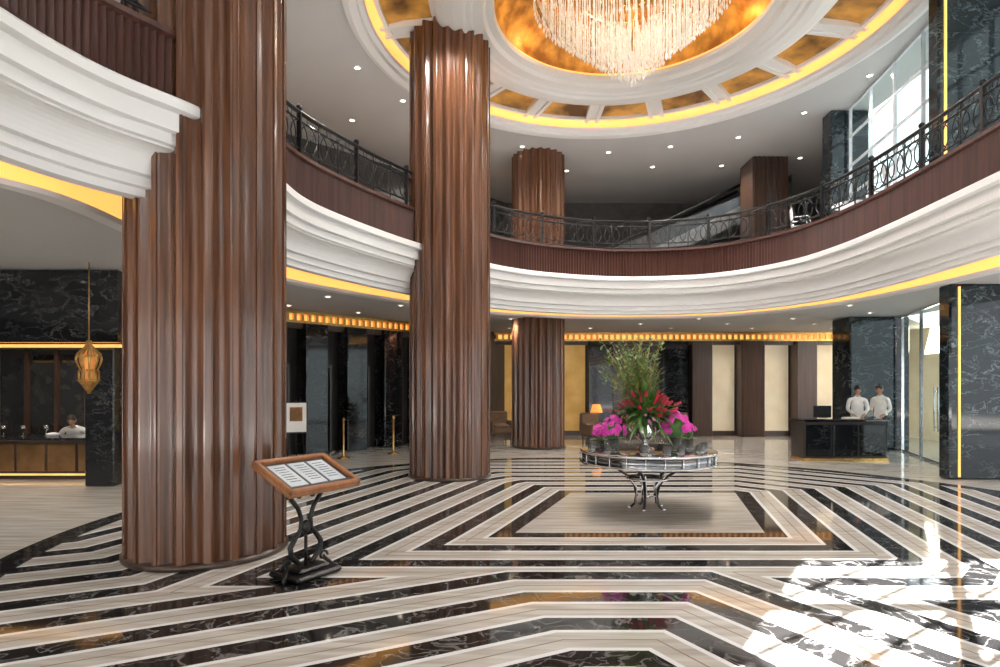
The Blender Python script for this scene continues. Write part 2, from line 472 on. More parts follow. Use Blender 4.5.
# ------------------------------------------------------------------ downlights
lens=MB();lensu=MB();lows=[];ups=[]
def dl(m_,x,y,z):
    m_.lathe([(.005,-.012),(.05,-.012),(.055,-.006)],(x,y,z),0,12)
    m_.lathe([(.055,-.002),(.055,-.02),(.075,-.02),(.08,0)],(x,y,z),1,12)
def near(P,x,y): return min((p-Vector((x,y))).length for p in P[::6])
def inside_ring(x,y):
    c=False;P=path[::4]
    for i in range(len(P)):
        a=P[i];b=P[i-1]
        if (a.y>y)!=(b.y>y) and x<(b.x-a.x)*(y-a.y)/(b.y-a.y)+a.x: c=not c
    return c
for ix in range(-9,13):
    for iy in range(1,20):
        x=ix*1.3+.3;y=iy*1.35+.4
        if y>20.5 or abs(x)>12.5: continue
        if x>10.5 and y<16.5: continue
        if not inside_ring(x,y) and near(path,x,y)>1.8 and (ix+iy)%2==0: dl(lens,x,y,ZL);lows.append((x,y))
for (x,y) in [(-2.9,12.2),(-2.2,13.6),(-4.2,11),(-3.6,14.6),(-1,15.6),(.6,16.2),(3,16.6),(4.6,16.2),(6.2,15.6),(7.2,14.2),(-5,8.5),(-4.6,6.5),(2,18.0),(4.5,17.7),(6.5,17.6),(8.5,17),(-2,17.5),(-4.5,17),(-6.5,13),(-3.8,9.2),(7.7,12.5)]:
    dl(lensu,x,y,ZU);ups.append((x,y))
lens.obj('recessed_downlights',[lampm,white]);lensu.obj('recessed_downlights.001',[lampm,white])
def light(kind,name,loc,e,col=(1,.86,.7),size=.05,spot=None,rot=None):
    l=bpy.data.lights.new(name,kind);l.energy=e;l.color=col
    if kind!='SUN': l.shadow_soft_size=size
    if spot: l.spot_size=spot;l.spot_blend=.7
    o=bpy.data.objects.new(name,l);o.location=loc
    if rot:o.rotation_euler=rot
    scene.collection.objects.link(o);return o
W=(1,.93,.86);W2=(1,.965,.93)
for i,(x,y) in enumerate(lows):
    if i%3==0: light('SPOT','downlight_lamp',(x,y,ZL-.04),165,W,.04,2.5)
for x in (7.8,9.65,11.6,2.5,-.5): light('SPOT','wall_wash_lamp',(x,20.0,ZL-.06),65,(1,.85,.65),.04,2.2)
for i,(x,y) in enumerate(ups):
    if i%2==0: light('SPOT','downlight_lamp_upper',(x,y,ZU-.04),210,W,.04,2.4)
for k in range(4):
    a=2*pi*k/4+.4
    light('POINT','chandelier_lamp',(DC.x+.7*math.cos(a),DC.y+.7*math.sin(a),8.75),40,(1,.82,.60),.05)
for k in range(8):
    a=2*pi*k/8+.2
    light('SPOT','dome_lamp',(DC.x+3.05*math.cos(a),DC.y+3.05*math.sin(a),8.08),350,W2,.05,2.6)
for k in range(6):
    a=2*pi*k/6+.3
    light('POINT','dome_cove_lamp',(DC.x+2.2*math.cos(a),DC.y+2.2*math.sin(a),8.6),5,(1,.6,.2),.05)
upl=MB()  # added spots and discs hidden behind the parapet, brighten the upper ceiling
for i in range(20,len(path)-20,26):
    p=path[i]-nrm[i]*.75
    if min((p-Vector(c)).length for c in ((-3.05,6.28),(-.96,11.5)))<1.0: continue
    if p.y<1: continue
    light('SPOT','ceiling_fill_spot',(p.x,p.y,4.86),46,W2,.04,2.7,(pi,0,0))
    upl.lathe([(.005,0.015),(.06,.015),(.08,.01),(.09,0)],(p.x,p.y,4.8),0,12)
upl.obj('fill_spot_discs',[silver])

# ------------------------------------------------------------------ north wall decoration
mb=MB()
YW=YB
def pan(x0,x1,z0,z1,mi,d=.06): mb.box(((x0+x1)/2,YW-d/2,(z0+z1)/2),(x1-x0,d,z1-z0),mi,bev=.01)
pan(2.0,3.0,0.15,3.2,0,.08);pan(-.4,.5,.15,3.2,0,.08)
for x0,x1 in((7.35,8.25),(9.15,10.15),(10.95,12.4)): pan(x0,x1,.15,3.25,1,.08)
for x0,x1 in((6.6,7.3),(8.3,9.1),(10.2,10.9)): mb.box(((x0+x1)/2,YW-.3,1.65),(x1-x0,.6,3.3),2,bev=.02)
for x0,x1 in((3.05,3.9),(5.6,6.5)): mb.box(((x0+x1)/2,YW-.25,1.65),(x1-x0,.5,3.3),3,bev=.02)
mb.box((5,YW-.05,.08),(16,.12,.16),2)
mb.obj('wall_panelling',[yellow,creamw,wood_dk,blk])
def cornice(name,a,b,z=3.42):
    a=Vector(a);b=Vector(b);l=(b-a).length;ang=math.atan2(b.y-a.y,b.x-a.x);m=MB()
    m.box((0,0,0),(l,.05,.16),1)
    m.box((0,-.14,-.11),(l,.34,.06),0);m.box((0,-.14,.12),(l,.34,.08),0);m.box((0,-.05,-.20),(l,.16,.12),2)
    n=int(l/.2)
    for k in range(n): m.box((-l/2+(k+.5)*l/n,-.2,0),(.08,.08,.18),0)
    mid=(a+b)/2
    return m.obj(name,[gold,golde,wood_dk],(mid.x,mid.y,z),ang)
cornice('trim_1',(-.2,20.9),(13,20.9))

A=Vector((-7.0,13.4));B=Vector((-1.5,19.5))
wall('wall_northwest',A,B,0,ZL,dark)
wall('wall_northwest_upper',A+Vector((-.3,.3)),B,4.8,ZU,wallgray)
wall('wall_north_return',B,(0.1,YB),0,ZL,wood_dk)
wall('wall_north_return_upper',B,(0.1,YB),4.8,ZU,wallgray)
mb=MB();d=(B-A);l=d.length;ang=math.atan2(d.y,d.x)
for k in range(7):
    x=-l/2+.5+k*(l-1)/6
    mb.box((x,-.36,1.65),(.62,.5,3.3),0,bev=.02)
    mb.box((x+.62,-.18,1.1),(.06,.1,2.2),1);
    mb.box((x+.35,-.2,2.25),(.6,.08,.08),1)
mid=(A+B)/2
mb.obj('marble_pilasters',[blk,wood_dk],(mid.x,mid.y,0),ang)
cornice('trim_2',A+Vector((.25,-.2)),B+Vector((.25,-.2)))
g=MB();g.box((0,-.3,.0),(l,.08,.25),0);g.box((0,-.2,.2),(l,.3,.08),1);g.obj('trim_3',[golde,wood_dk],(mid.x,mid.y,5.9),ang)

# ------------------------------------------------------------------ left reception area
mb=MB()
mb.box((-9.35,9.8,3.0),(6.4,.3,1.16),0)
mb.box((-6.85,10.5,1.2),(.5,.5,2.4),0,bev=.02)
mb.box((-9.9,13.15,1.8),(6,.15,3.55),1)
for k in range(9): mb.box((-12.2+k*.65,13.02,1.3),(.07,.12,2.6),2)
for k in range(8): mb.box((-11.87+k*.65,13.05,1.25),(.56,.03,2.3),4)
mb.box((-9.9,13.0,2.55),(5.6,.14,.08),2)
mb.box((-9.35,9.95,2.38),(6.2,.2,.04),3)
mb.obj('reception_surround',[blk,dark,wood_dk,golde,pm('smoked_glass',(.012,.014,.015),(.03,.028,.025),rough=.05,coat=.5)])
light('SPOT','reception_lamp',(-9.2,11.0,3.4),90,(1,.8,.55),.04,2.2)
mb=MB()
mb.box((0,0,.74),(4.2,.9,.06),0,bev=.015)
mb.box((0,.02,.38),(4.0,.7,.66),1)
for k in range(7): mb.box((-1.72+k*.57,-.345,.40),(.52,.03,.50),2,bev=.01)
mb.box((0,-.36,.09),(4.0,.03,.03),3)
mb.box((0,0,.03),(3.9,.66,.06),1)
mb.obj('front_counter',[blk,wood_dk,pm('counter_bronze',(.12,.06,.02),(.24,.13,.05),scale=2,rough=.3,metal=.4),golde],(-9.2,11.4,0))
mb=MB()
for k in range(6):
    x=-1.2+k*.4
    mb.lathe([(.0,0),(.04,0),(.035,.005),(.006,.01),(.006,.09),(.04,.13),(.045,.2),(.04,.2),(.03,.13),(.0,.1)],(x,random.uniform(-.1,.1),0),0,10)
mb.lathe([(.0,0),(.09,0),(.11,.05),(.06,.06),(.0,.07)],(.9,.1,0),1,14)
mb.obj('counter_glassware',[silver,white],(-9.4,11.3,.77))

gold2=pm('lantern_brass',(.40,.22,.06),(.66,.40,.13),scale=12,rough=.3,metal=1)
mb=MB()
prof=[(.02,.36),(.04,.33),(.03,.30),(.07,.25),(.15,.16),(.17,.08),(.15,0),(.11,-.08),(.13,-.10),(.13,-.24),(.10,-.28),(.06,-.34),(.02,-.40),(.005,-.44)]
mb.lathe([(r*.75,z*.95) for r,z in prof],(0,0,0),1,16)
for k in range(10):
    a=2*pi*k/10
    mb.tube([(r*math.cos(a+.6*i/13),r*math.sin(a+.6*i/13),z) for i,(r,z) in enumerate(prof)],.013,0,4)
    mb.tube([(r*math.cos(a-.6*i/13),r*math.sin(a-.6*i/13),z) for i,(r,z) in enumerate(prof)],.013,0,4)
for r,z in((.16,.12),(.12,-.09),(.135,-.24),(.07,.25)): mb.lathe([(r-.01,z-.016),(r+.018,z),(r-.01,z+.016)],(0,0,0),0,18)
mb.tube([(0,0,.36),(0,0,1.54)],.010,0,5)
mb.obj('hanging_lantern',[gold2,emat('lantern_glow',(.9,.38,.10),.22)],(-6.2,9.05,2.04))

# ------------------------------------------------------------------ right side marble piers, glazing
def pier(name,x0,x1,y0,y1,z0,z1,strip_=True,mat=blkv,sx=.02):
    m=MB();cx,cy=(x0+x1)/2,(y0+y1)/2;z1-=.01
    m.box((0,0,(z1-z0)/2),(x1-x0,y1-y0,z1-z0),0,bev=.03)
    if strip_:
        m.box((-(x1-x0)/2+sx,-(y1-y0)/2-.012,(z1-z0)/2),(.03,.03,z1-z0-.1),1)
    n=4
    for k in range(1,n): m.box((0,-(y1-y0)/2-.002,(z1-z0)*k/n),(x1-x0-.02,.006,.006),2)
    return m.obj(name,[mat,golde,iron],(cx,cy,z0))
pier('marble_pier',8.25,9.9,11.0,11.3,0,ZL,sx=.16)
pier('marble_pier.001',9.4,11.0,16.1,17,0,ZL,False)
pier('marble_pier.002',6.98,8.45,9.55,9.8,4.81,ZU,sx=.1)
pier('marble_pier.003',7.75,8.65,14.05,14.45,4.81,ZU,False)
glass,nt,b=newmat('window_glass')
N=nt.nodes;tr=N.new('ShaderNodeBsdfTransparent');gl=N.new('ShaderNodeBsdfGlossy');gl.inputs['Roughness'].default_value=.03
mx=N.new('ShaderNodeMixShader');mx.inputs[0].default_value=.05
nz=N.new('ShaderNodeTexNoise');nz.inputs['Scale'].default_value=1
cr=N.new('ShaderNodeValToRGB');cr.color_ramp.elements[0].color=(.88,.95,.94,1);cr.color_ramp.elements[1].color=(.93,.98,.97,1)
L(nt,nz.outputs[0],cr.inputs[0]);L(nt,cr.outputs[0],tr.inputs[0])
L(nt,tr.outputs[0],mx.inputs[1]);L(nt,gl.outputs[0],mx.inputs[2]);L(nt,mx.outputs[0],N['Material Output'].inputs[0])
def glazing(name,a,b,z0,z1,nx,nz_,fm,fw=.05):
    a=Vector(a);b=Vector(b);l=(b-a).length;ang=math.atan2(b.y-a.y,b.x-a.x);m=MB();h=z1-z0-.01
    m.box((0,0,h/2),(l,.012,h),1)
    for k in range(nx+1): m.box((-l/2+l*k/nx,0,h/2),(fw,.06,h),0)
    for k in range(nz_+1): m.box((0,0,min(max(h*k/nz_,.03),h-.03)),(l,.05,fw),0)
    mid=(a+b)/2
    return m.obj(name,[fm,glass],(mid.x,mid.y,z0),ang)
wframe=pm('window_frame_white',(.62,.64,.67),(.70,.72,.75),rough=.4)
glazing('window_2',(7.55,9.9),(8.15,13.95),4.81,ZU,4,5,wframe,.04)
w3=glazing('window_3',(9.0,11.4),(10.7,15.95),0,ZL,3,1,silver)
glazing('window_4',(8.6,5.05),(8.45,9.5),4.81,ZU,6,4,wframe)
glazing('window_5',(8.7,-2.9),(8.6,5),4.81,ZU,8,4,wframe)
mb=MB()
for y in(-.06,.06): mb.tube([(0,y,.7),(0,y,1.7)],.018,0,8)
for z in(.8,1.6): mb.tube([(0,-.06,z),(0,.06,z)],.012,0,6)
mb.obj('door_handle',[silver],(9.74,13.4,0),parent=w3)
g=MB()
for k in range(16):
    for q in range(60):
        c=Vector((13.2+k*.5+random.uniform(-.3,.3),13.5+k*.9+random.uniform(-.4,.4),random.uniform(.1,1.6)))
        d=Vector((random.uniform(-1,1),random.uniform(-1,1),random.uniform(-.2,1))).normalized();s_=d.orthogonal().normalized()
        g.add([c,c+d*.12+s_*.05,c+d*.24,c+d*.12-s_*.05],[(0,1,2,3)],0,True)
g.obj('garden_hedge',[pm('hedge_green',(.06,.14,.04),(.15,.28,.08),scale=6,rough=.7)])

# ------------------------------------------------------------------ reception desk
mb=MB()
mb.box((0,0,.93),(2.0,.72,.06),0,bev=.015)
mb.box((0,.03,.45),(1.9,.6,.90),1,bev=.01)
for k in range(3): mb.box((-.62+k*.62,-.285,.47),(.57,.03,.72),0,bev=.01)
mb.box((0,0,.03),(1.95,.64,.06),2)
mb.obj('reception_desk',[blk,dark,gold],(7.95,14.1,0))
mb=MB();mb.box((0,0,.16),(.42,.03,.28),0,bev=.008);mb.box((0,.0,.02),(.16,.14,.015),0);mb.tube([(0,.03,.02),(0,.03,.12)],.015,0,6);mb.obj('computer_monitor',[iron],(7.6,14.15,.96))
mb=MB();mb.box((0,0,.012),(.3,.21,.024),0);mb.box((.02,.0,.03),(.28,.2,.012),1,rot=.2);mb.obj('paper_stack',[white,creamw],(8.2,14.05,.96))

# ------------------------------------------------------------------ people
skin=pm('skin',(.42,.22,.14),(.48,.27,.18),scale=10,rough=.5)
hair=pm('hair',(.01,.008,.007),(.03,.02,.015),scale=40,rough=.5)
shirt=pm('white_jacket',(.64,.63,.61),(.72,.71,.69),scale=8,rough=.7)
trous=pm('black_trousers',(.012,.012,.014),(.025,.025,.03),scale=10,rough=.7)
shoe=pm('shoe_leather',(.01,.01,.01),(.03,.03,.03),rough=.3)
eyem=pm('eye',(.01,.01,.01),(.03,.02,.02),rough=.1)
lips=pm('lips',(.35,.12,.09),(.38,.14,.1),rough=.4)
def person(name,loc,yaw,H=1.7,lean=0,arms=((.24,-.05,1.12,.22,-.28,1.0),(-.24,-.05,1.12,-.22,-.28,1.0)),head_yaw=0,head_pitch=0,seated=False):
    s=H/1.7;J=[];R=[];Ed=[]
    def v(p,r,par=None):
        J.append(Vector(p));R.append(r)
        if par is not None:Ed.append((par,len(J)-1))
        return len(J)-1
    hipz=.93 if not seated else .55
    def up(x,y,z):
        dz=z-.93;c=math.cos(lean);sn=math.sin(lean)
        return (x,y*c-dz*sn,hipz+dz*c+y*0)
    pel=v((0,0,hipz),(.155,.11));wai=v(up(0,0,1.08),(.135,.095),pel);che=v(up(0,0,1.27),(.165,.115),wai);uc=v(up(0,.01,1.39),(.12,.085),che)
    nk=v(up(0,0,1.46),(.055,.055),uc);nt_=v(up(0,-.02,1.54),(.05,.05),nk)
    tag={}
    def seg(i,t): tag[i]=t
    for i in(wai,che,uc): seg(i,1)
    seg(nk,0);seg(nt_,0)
    wr=[]
    for sg,ar in((1,arms[0]),(-1,arms[1])):
        sh=v(up(.175*sg,0,1.385),(.058,.058),uc);el=v(up(*ar[:3]),(.044,.044),sh);w=v(up(*ar[3:]),(.030,.030),el)
        seg(sh,1);seg(el,1);seg(w,1);wr.append((J[el],J[w],sg))
        if seated: hp=v((.09*sg,-.03,hipz-.03),(.09,.09),pel);kn=v((.11*sg,-.45,hipz-.03),(.062,.062),hp);an=v((.11*sg,-.42,.09),(.04,.04),kn)
        else: hp=v((.09*sg,0,.86),(.092,.1),pel);kn=v((.10*sg,-.02,.48),(.06,.062),hp);an=v((.105*sg,.02,.09),(.042,.042),kn)
        to=v((.115*sg,J[an].y-.17,.04),(.038,.032),an);he=v((.105*sg,J[an].y+.04,.045),(.038,.035),an)
        seg(hp,2);seg(kn,2);seg(an,2);seg(to,3);seg(he,3)
    me=bpy.data.meshes.new('tmp');me.from_pydata([tuple(p) for p in J],Ed,[])
    o=bpy.data.objects.new('tmp',me);scene.collection.objects.link(o)
    sk=o.modifiers.new('s','SKIN');sk.use_smooth_shade=True
    sub=o.modifiers.new('b','SUBSURF');sub.levels=2;sub.render_levels=2
    sl=me.skin_vertices[0].data
    for i,r in enumerate(R): sl[i].radius=r;sl[i].use_root=(i==0)
    dg=bpy.context.evaluated_depsgraph_get();dg.update();ev=o.evaluated_get(dg);em=ev.to_mesh()
    mb=MB();vs=[tuple(q.co) for q in em.vertices];fs=[tuple(p.vertices) for p in em.polygons]
    ms=[]
    for p in em.polygons:
        c=p.center;best=9;bt=1
        for a,b in Ed:
            A_,B_=J[a],J[b];d=B_-A_;t=max(0,min(1,(c-A_).dot(d)/max(d.length_squared,1e-9)));q=(c-(A_+d*t)).length-max(R[b])*.6
            if q<best:best=q;bt=tag.get(b,1)
        ms.append(bt)
    ev.to_mesh_clear();bpy.data.objects.remove(o)
    mb.add(vs,fs,ms,True)
    top=J[nt_]
    T=Matrix.Translation(top+Vector((0,-.015,.085)))@Matrix.Rotation(head_yaw,4,'Z')@Matrix.Rotation(lean*.4+head_pitch,4,'X')
    hv=[];hf=[];sg_,rg=20,14
    for i in range(rg+1):
        th=pi*i/rg
        for k in range(sg_):
            a=2*pi*k/sg_;x=.075*math.sin(th)*math.cos(a);y=.095*math.sin(th)*math.sin(a);z=.118*math.cos(th)
            if z<-.02: f=1-.32*min(1,(-z-.02)/.09);x*=f;y=y*f-(.012*(1-f)*3)
            hv.append((x,y,z))
    for i in range(rg):
        for k in range(sg_): hf.append((i*sg_+k,(i+1)*sg_+k,(i+1)*sg_+(k+1)%sg_,i*sg_+(k+1)%sg_))
    mb.add(hv,hf,0,True,T)
    mb.tube([(0,-.088,.012),(0,-.108,-.022),(0,-.092,-.034)],[.007,.014,.010],0,8,mat=T)
    for sx in(-1,1):
        mb.ball((.03*sx,-.082,.008),(.013,.009,.007),5,8,6,mat=T)
        mb.ball((.077*sx,.0,-.005),(.009,.02,.03),0,8,6,mat=T)
        mb.tube([(.016*sx,-.092,.027),(.032*sx,-.088,.032),(.046*sx,-.078,.028)],.0035,4,5,mat=T)
    mb.ball((0,-.084,-.055),(.022,.008,.007),6,8,5,mat=T)
    hv2=[];hf2=[]
    for i in range(9):
        th=pi*.62*i/8
        for k in range(20):
            a=2*pi*k/20;fr=max(0,-math.sin(a))
            t2=th*(1-.42*fr)
            hv2.append((.083*math.sin(t2)*math.cos(a),.103*math.sin(t2)*math.sin(a)+.006,.126*math.cos(t2)+.002))
    for i in range(8):
        for k in range(20): hf2.append((i*20+k,(i+1)*20+k,(i+1)*20+(k+1)%20,i*20+(k+1)%20))
    mb.add(hv2,hf2,4,True,T)
    for (e,w,sg) in wr:
        d=(w-e).normalized()
        side=d.cross(Vector((0,0,1)))
        if side.length<.1: side=Vector((1,0,0))
        side.normalize();upv=side.cross(d)
        Mh=Matrix((( side.x,d.x,upv.x,w.x),(side.y,d.y,upv.y,w.y),(side.z,d.z,upv.z,w.z),(0,0,0,1)))
        mb.ball((0,.045,0),(.038,.052,.016),0,10,8,mat=Mh)
        for q,ln in enumerate((.062,.075,.07,.055)):
            x=-.028+q*.019
            mb.tube([(x,.075,0),(x*1.1,.075+ln*.5,-.004),(x*1.1,.075+ln*.85,-.022),(x*1.05,.075+ln*.95,-.035)],[.0095,.009,.008,.006],0,6,mat=Mh)
        sd=-1 if sg>0 else 1
        mb.tube([(.026*sd,.025,0),(.05*sd,.05,-.008),(.055*sd,.08,-.018)],[.012,.0105,.008],0,6,mat=Mh)
        mb.tube([w-d*.05,w+d*.005],[.036,.036],1,10)
    ob=mb.obj(name,[skin,shirt,trous,shoe,hair,eyem,lips],loc,yaw)
    ob.scale=(s,s,s);return ob
person('receptionist',(8.93,15.0,0),-.45,1.70,.12,((.22,-.10,1.15,.12,-.30,1.04),(-.22,-.10,1.15,-.12,-.30,1.04)),.1,.25)
person('hotel_clerk',(9.58,15.1,0),-1.0,1.72,.04,((.21,.03,1.12,.17,-.20,1.02),(-.21,-.02,1.12,-.10,-.24,1.10)),-.2,.1)
person('desk_agent',(-8.75,12.45,0),.35,1.62,.75,((.26,-.14,1.20,.20,-.34,1.2),(-.26,-.14,1.2,-.2,-.34,1.2)),0,.1,seated=True)
mb=MB()
mb.lathe([(0.01,.44),(.17,.44),(.18,.40),(.16,.38),(.01,.38)],(0,0,0),0,20)
mb.tube([(0,0,0.02),(0,0,.38)],.025,1,8);mb.lathe([(.01,0),(.2,0),(.2,.02),(.02,.04)],(0,0,0),1,20)
mb.obj('stool',[wood_dk,silver],(-8.75,12.48,0))

# ------------------------------------------------------------------ centre table
TX,TY=2.05,8.35
mb=MB()
mb.lathe([(.0,.79),(.90,.79),(.925,.80),(.925,.825),(.91,.83),(.0,.83)],(0,0,0),0,64)
mb.lathe([(.86,.66),(.895,.67),(.895,.79),(.86,.79)],(0,0,0),2,64)
mb.lathe([(.80,.655),(.93,.65),(.935,.67),(.80,.68)],(0,0,0),0,64)
for k in range(24):
    a=2*pi*k/24;mb.tube([(.91*math.cos(a),.91*math.sin(a),.67),(.91*math.cos(a),.91*math.sin(a),.79)],.010,0,6)
mb.lathe([(0,.42),(.28,.42),(.3,.435),(.28,.45),(0,.45)],(0,0,0),0,32)
for k in range(5):
    a=2*pi*k/5+.5;c,s_=math.cos(a),math.sin(a)
    pts=[];rr=[]
    for (r,z) in ((.72,.66),(.60,.62),(.42,.56),(.26,.46),(.18,.34),(.15,.2),(.17,.08),(.24,.02)):
        pts.append((r*c,r*s_,z));rr.append(.018)
    mb.tube(pts,rr,1,8)
    for da in(-.12,.12):
        c2,s2=math.cos(a+da),math.sin(a+da)
        mb.tube([(.3*c2,.3*s2,.5),(.14*c2,.14*s2,.3),(.17*c2,.17*s2,.06)],.01,0,6)
    mb.ball((.25*c,.25*s_,.025),(.03,.03,.025),0)
    mb.tube([(.16*c,.16*s_,.2),(0,0,.17)],.01,0,6)
mb.ball((0,0,.18),.05,0)
mb.obj('round_display_table',[silver,iron,pm('mirror_glass',(.16,.17,.18),(.3,.31,.32),scale=3,rough=.08,metal=1)],(TX,TY,0))

leaf=pm('leaf_green',(.03,.10,.015),(.10,.24,.04),scale=6,rough=.45)
twig=pm('twig_olive',(.12,.14,.03),(.26,.26,.08),scale=15,rough=.7)
red=pm('ginger_red',(.50,.012,.06),(.75,.05,.12),scale=15,rough=.4)
mag=pm('orchid_magenta',(.50,.01,.30),(.80,.07,.48),scale=20,rough=.5)
pink=pm('orchid_pink',(.75,.25,.5),(.85,.4,.6),scale=20,rough=.5)
orange=pm('orange_bloom',(.8,.2,.02),(.9,.35,.05),scale=20,rough=.5)
gls=pm('clear_glass',(.85,.9,.9),(.95,.98,.98),scale=5,rough=.03,trans=.95)
def leafy(mb,p,d,ln,w,mi,bend=.3):
    d=Vector(d).normalized();side=d.cross(Vector((0,0,1)))
    if side.length<.05: side=Vector((1,0,0))
    side.normalize();p=Vector(p);vs=[];n=5
    for i in range(n+1):
        t=i/n;q=p+d*ln*t-Vector((0,0,bend*ln*t*t));ww=w*math.sin(pi*min(.98,t*.9+.08))
        vs+= [q-side*ww,q+Vector((0,0,-ww*.3)),q+side*ww]
    fs=[]
    for i in range(n):
        b=i*3;fs+=[(b,b+1,b+4,b+3),(b+1,b+2,b+5,b+4)]
    mb.add(vs,fs,mi,True)
def flower(mb,p,r,mi,n=5,nd=None):
    nd=Vector(nd or (random.uniform(-1,1),random.uniform(-1,.2),random.uniform(0,1))).normalized()
    a=nd.orthogonal().normalized();b=nd.cross(a);p=Vector(p)
    for k in range(n):
        an=2*pi*k/n;u=a*math.cos(an)+b*math.sin(an);w=a*-math.sin(an)+b*math.cos(an)
        vs=[p,p+u*r*.6+w*r*.38+nd*r*.15,p+u*r+nd*r*.05,p+u*r*.6-w*r*.38+nd*r*.15]
        mb.add(vs,[(0,1,2,3)],mi,True)
    mb.ball(tuple(p+nd*r*.12),r*.16,mi,6,4)
mb=MB()
mb.lathe([(0,0),(.13,0),(.13,.02),(.05,.04),(.035,.08),(.05,.11),(.13,.17),(.155,.25),(.15,.33),(.17,.40),(.185,.41),(.17,.39),(.13,.33),(0,.32)],(0,0,0),0,32)
for sx in(-1,1): mb.tube([(.15*sx,0,.34),(.21*sx,0,.36),(.22*sx,0,.28),(.15*sx,0,.22)],.01,0,6)
for k in range(240):
    a=random.uniform(0,2*pi);el=random.uniform(-.2,1.4)
    leafy(mb,(.06*math.cos(a),.06*math.sin(a),.38+random.uniform(0,.25)),(math.cos(a)*math.cos(el),math.sin(a)*math.cos(el),math.sin(el)),random.uniform(.28,.58),random.uniform(.014,.038),1,random.uniform(.1,.6))
for k in range(85):
    a=random.uniform(0,2*pi);tl=random.uniform(.65,1.18);sp=random.uniform(.05,.52)
    if math.cos(a)>0: sp*=.75
    pts=[]
    for i in range(6):
        t=i/5;pts.append((sp*t**1.4*math.cos(a)-.12*t+random.uniform(-.012,.012),sp*t**1.4*math.sin(a)+random.uniform(-.012,.012),.38+tl*t))
    mb.tube(pts,[.007,.006,.005,.0045,.004,.003],2,4)
    for i in range(2,6):
        for q in range(5):
            p=Vector(pts[i])-Vector((0,0,random.uniform(0,.16)));b=random.uniform(0,2*pi)
            leafy(mb,p,(math.cos(b),math.sin(b),.8),random.uniform(.05,.11),.014,random.choice((1,2)),.1)
for k in range(48):
    a=random.uniform(0,2*pi);r=random.uniform(.08,.50);z=.92-.8*r*r-.25*r+random.uniform(-.08,.06)-.08
    p=Vector((r*math.cos(a),r*math.sin(a),z));mb.tube([(0,0,.36),tuple(p*.6+Vector((0,0,.2))),tuple(p)],.006,1,4)
    d=(p-Vector((0,0,.4))).normalized()
    for q in range(5):
        for w in range(5):
            b=2*pi*w/5+q*.6;o=d.orthogonal().normalized();o2=d.cross(o);u=o*math.cos(b)+o2*math.sin(b)
            leafy(mb,p+d*(.022*q-.03),u*.8+d*1.0,.05-.005*q,.014,3,.0)
for k in range(30):
    a=random.uniform(0,2*pi);r=random.uniform(.12,.36);flower(mb,(r*math.cos(a),r*math.sin(a),.42+random.uniform(-.05,.25)),.035,random.choice((4,5,4)))
mb.obj('flower_arrangement',[silver,leaf,twig,red,pink,orange],(TX-.02,TY+.05,.83))
def orchid(name,x,y,h=.2,n=55,sp=.17):
    mb=MB()
    mb.lathe([(0,0),(.07,0),(.075,.01),(.08,h),(.074,h),(.068,.02),(0,.015)],(0,0,0),0,24)
    for k in range(10):
        a=2*pi*k/10;mb.tube([(.04*math.cos(a),.04*math.sin(a),.03),(.03*math.cos(a+1),.03*math.sin(a+1),h)],.006,3,4)
    for k in range(n):
        a=random.uniform(0,2*pi);el=random.uniform(-.35,1.5);r=sp*random.uniform(.7,1)
        p=(r*math.cos(a)*math.cos(el),r*math.sin(a)*math.cos(el),h+.12+r*math.sin(el))
        flower(mb,p,.045,1,5,(math.cos(a),math.sin(a)-.3,math.sin(el)+.3))
    for k in range(14):
        a=random.uniform(0,2*pi);leafy(mb,(0,0,h),(math.cos(a),math.sin(a),.5),.2,.018,3,.4)
    mb.ball((0,0,h+.1),(sp*.65,sp*.65,sp*.7),3,10,8)
    return mb.obj(name,[gls,mag,twig,leaf],(TX+x,TY+y,.83))
orchid('orchid_vase',-.48,-.05,.16,70,.19);orchid('orchid_vase.001',.36,-.12,.2,80,.21);orchid('orchid_vase.002',.64,.22,.12,30,.11);orchid('orchid_vase.003',-.62,.3,.1,22,.1)
def votive(x,y,i):
    mb=MB();mb.lathe([(0,0),(.045,0),(.05,.01),(.055,.11),(.048,.11),(.042,.02),(0,.015)],(0,0,0),0,16)
    mb.lathe([(0,.015),(.035,.015),(.035,.06),(0,.065)],(0,0,0),1,12)
    mb.obj('votive_glass' if i==0 else 'votive_glass.%03d'%i,[gls,white],(TX+x,TY+y,.83))
for i,(x,y) in enumerate([(-.62,-.36),(-.2,-.62),(.08,-.7),(.3,-.55),(.6,-.4),(.76,-.1),(-.78,-.05),(.6,0.02)]): votive(x,y,i)

# ------------------------------------------------------------------ menu stand
mb=MB()
W_,D_=.80,.56
tilt=math.radians(24)
T=Matrix.Translation((0,0,.90))@Matrix.Rotation(tilt,4,'X')
mb.box((0,0,0),(W_,D_,.035),0,mat=T,bev=.008)
for sx in(-1,1): mb.box((sx*(W_/2-.025),0,.03),(.05,D_,.05),0,mat=T,bev=.01)
for sy in(-1,1): mb.box((0,sy*(D_/2-.025),.03),(W_,.05,.05),0,mat=T,bev=.01)
mb.box((0,0,.02),(W_-.1,D_-.1,.004),3,mat=T)
for k in(-1,0,1):
    mb.box((k*.215,.01,.025),(.185,.36,.006),1,mat=T)
    for q in range(7): mb.box((k*.215+random.uniform(-.01,.01),.14-q*.04,.030),(.11,.006,.002),3,mat=T)
mb.box((0,0,-.07),(W_*.7,.10,.10),0,mat=T,bev=.01)
mb.box((0,.02,.035),(.5,.42,.05),2,bev=.02);mb.box((0,.02,.075),(.34,.26,.04),2,bev=.02)
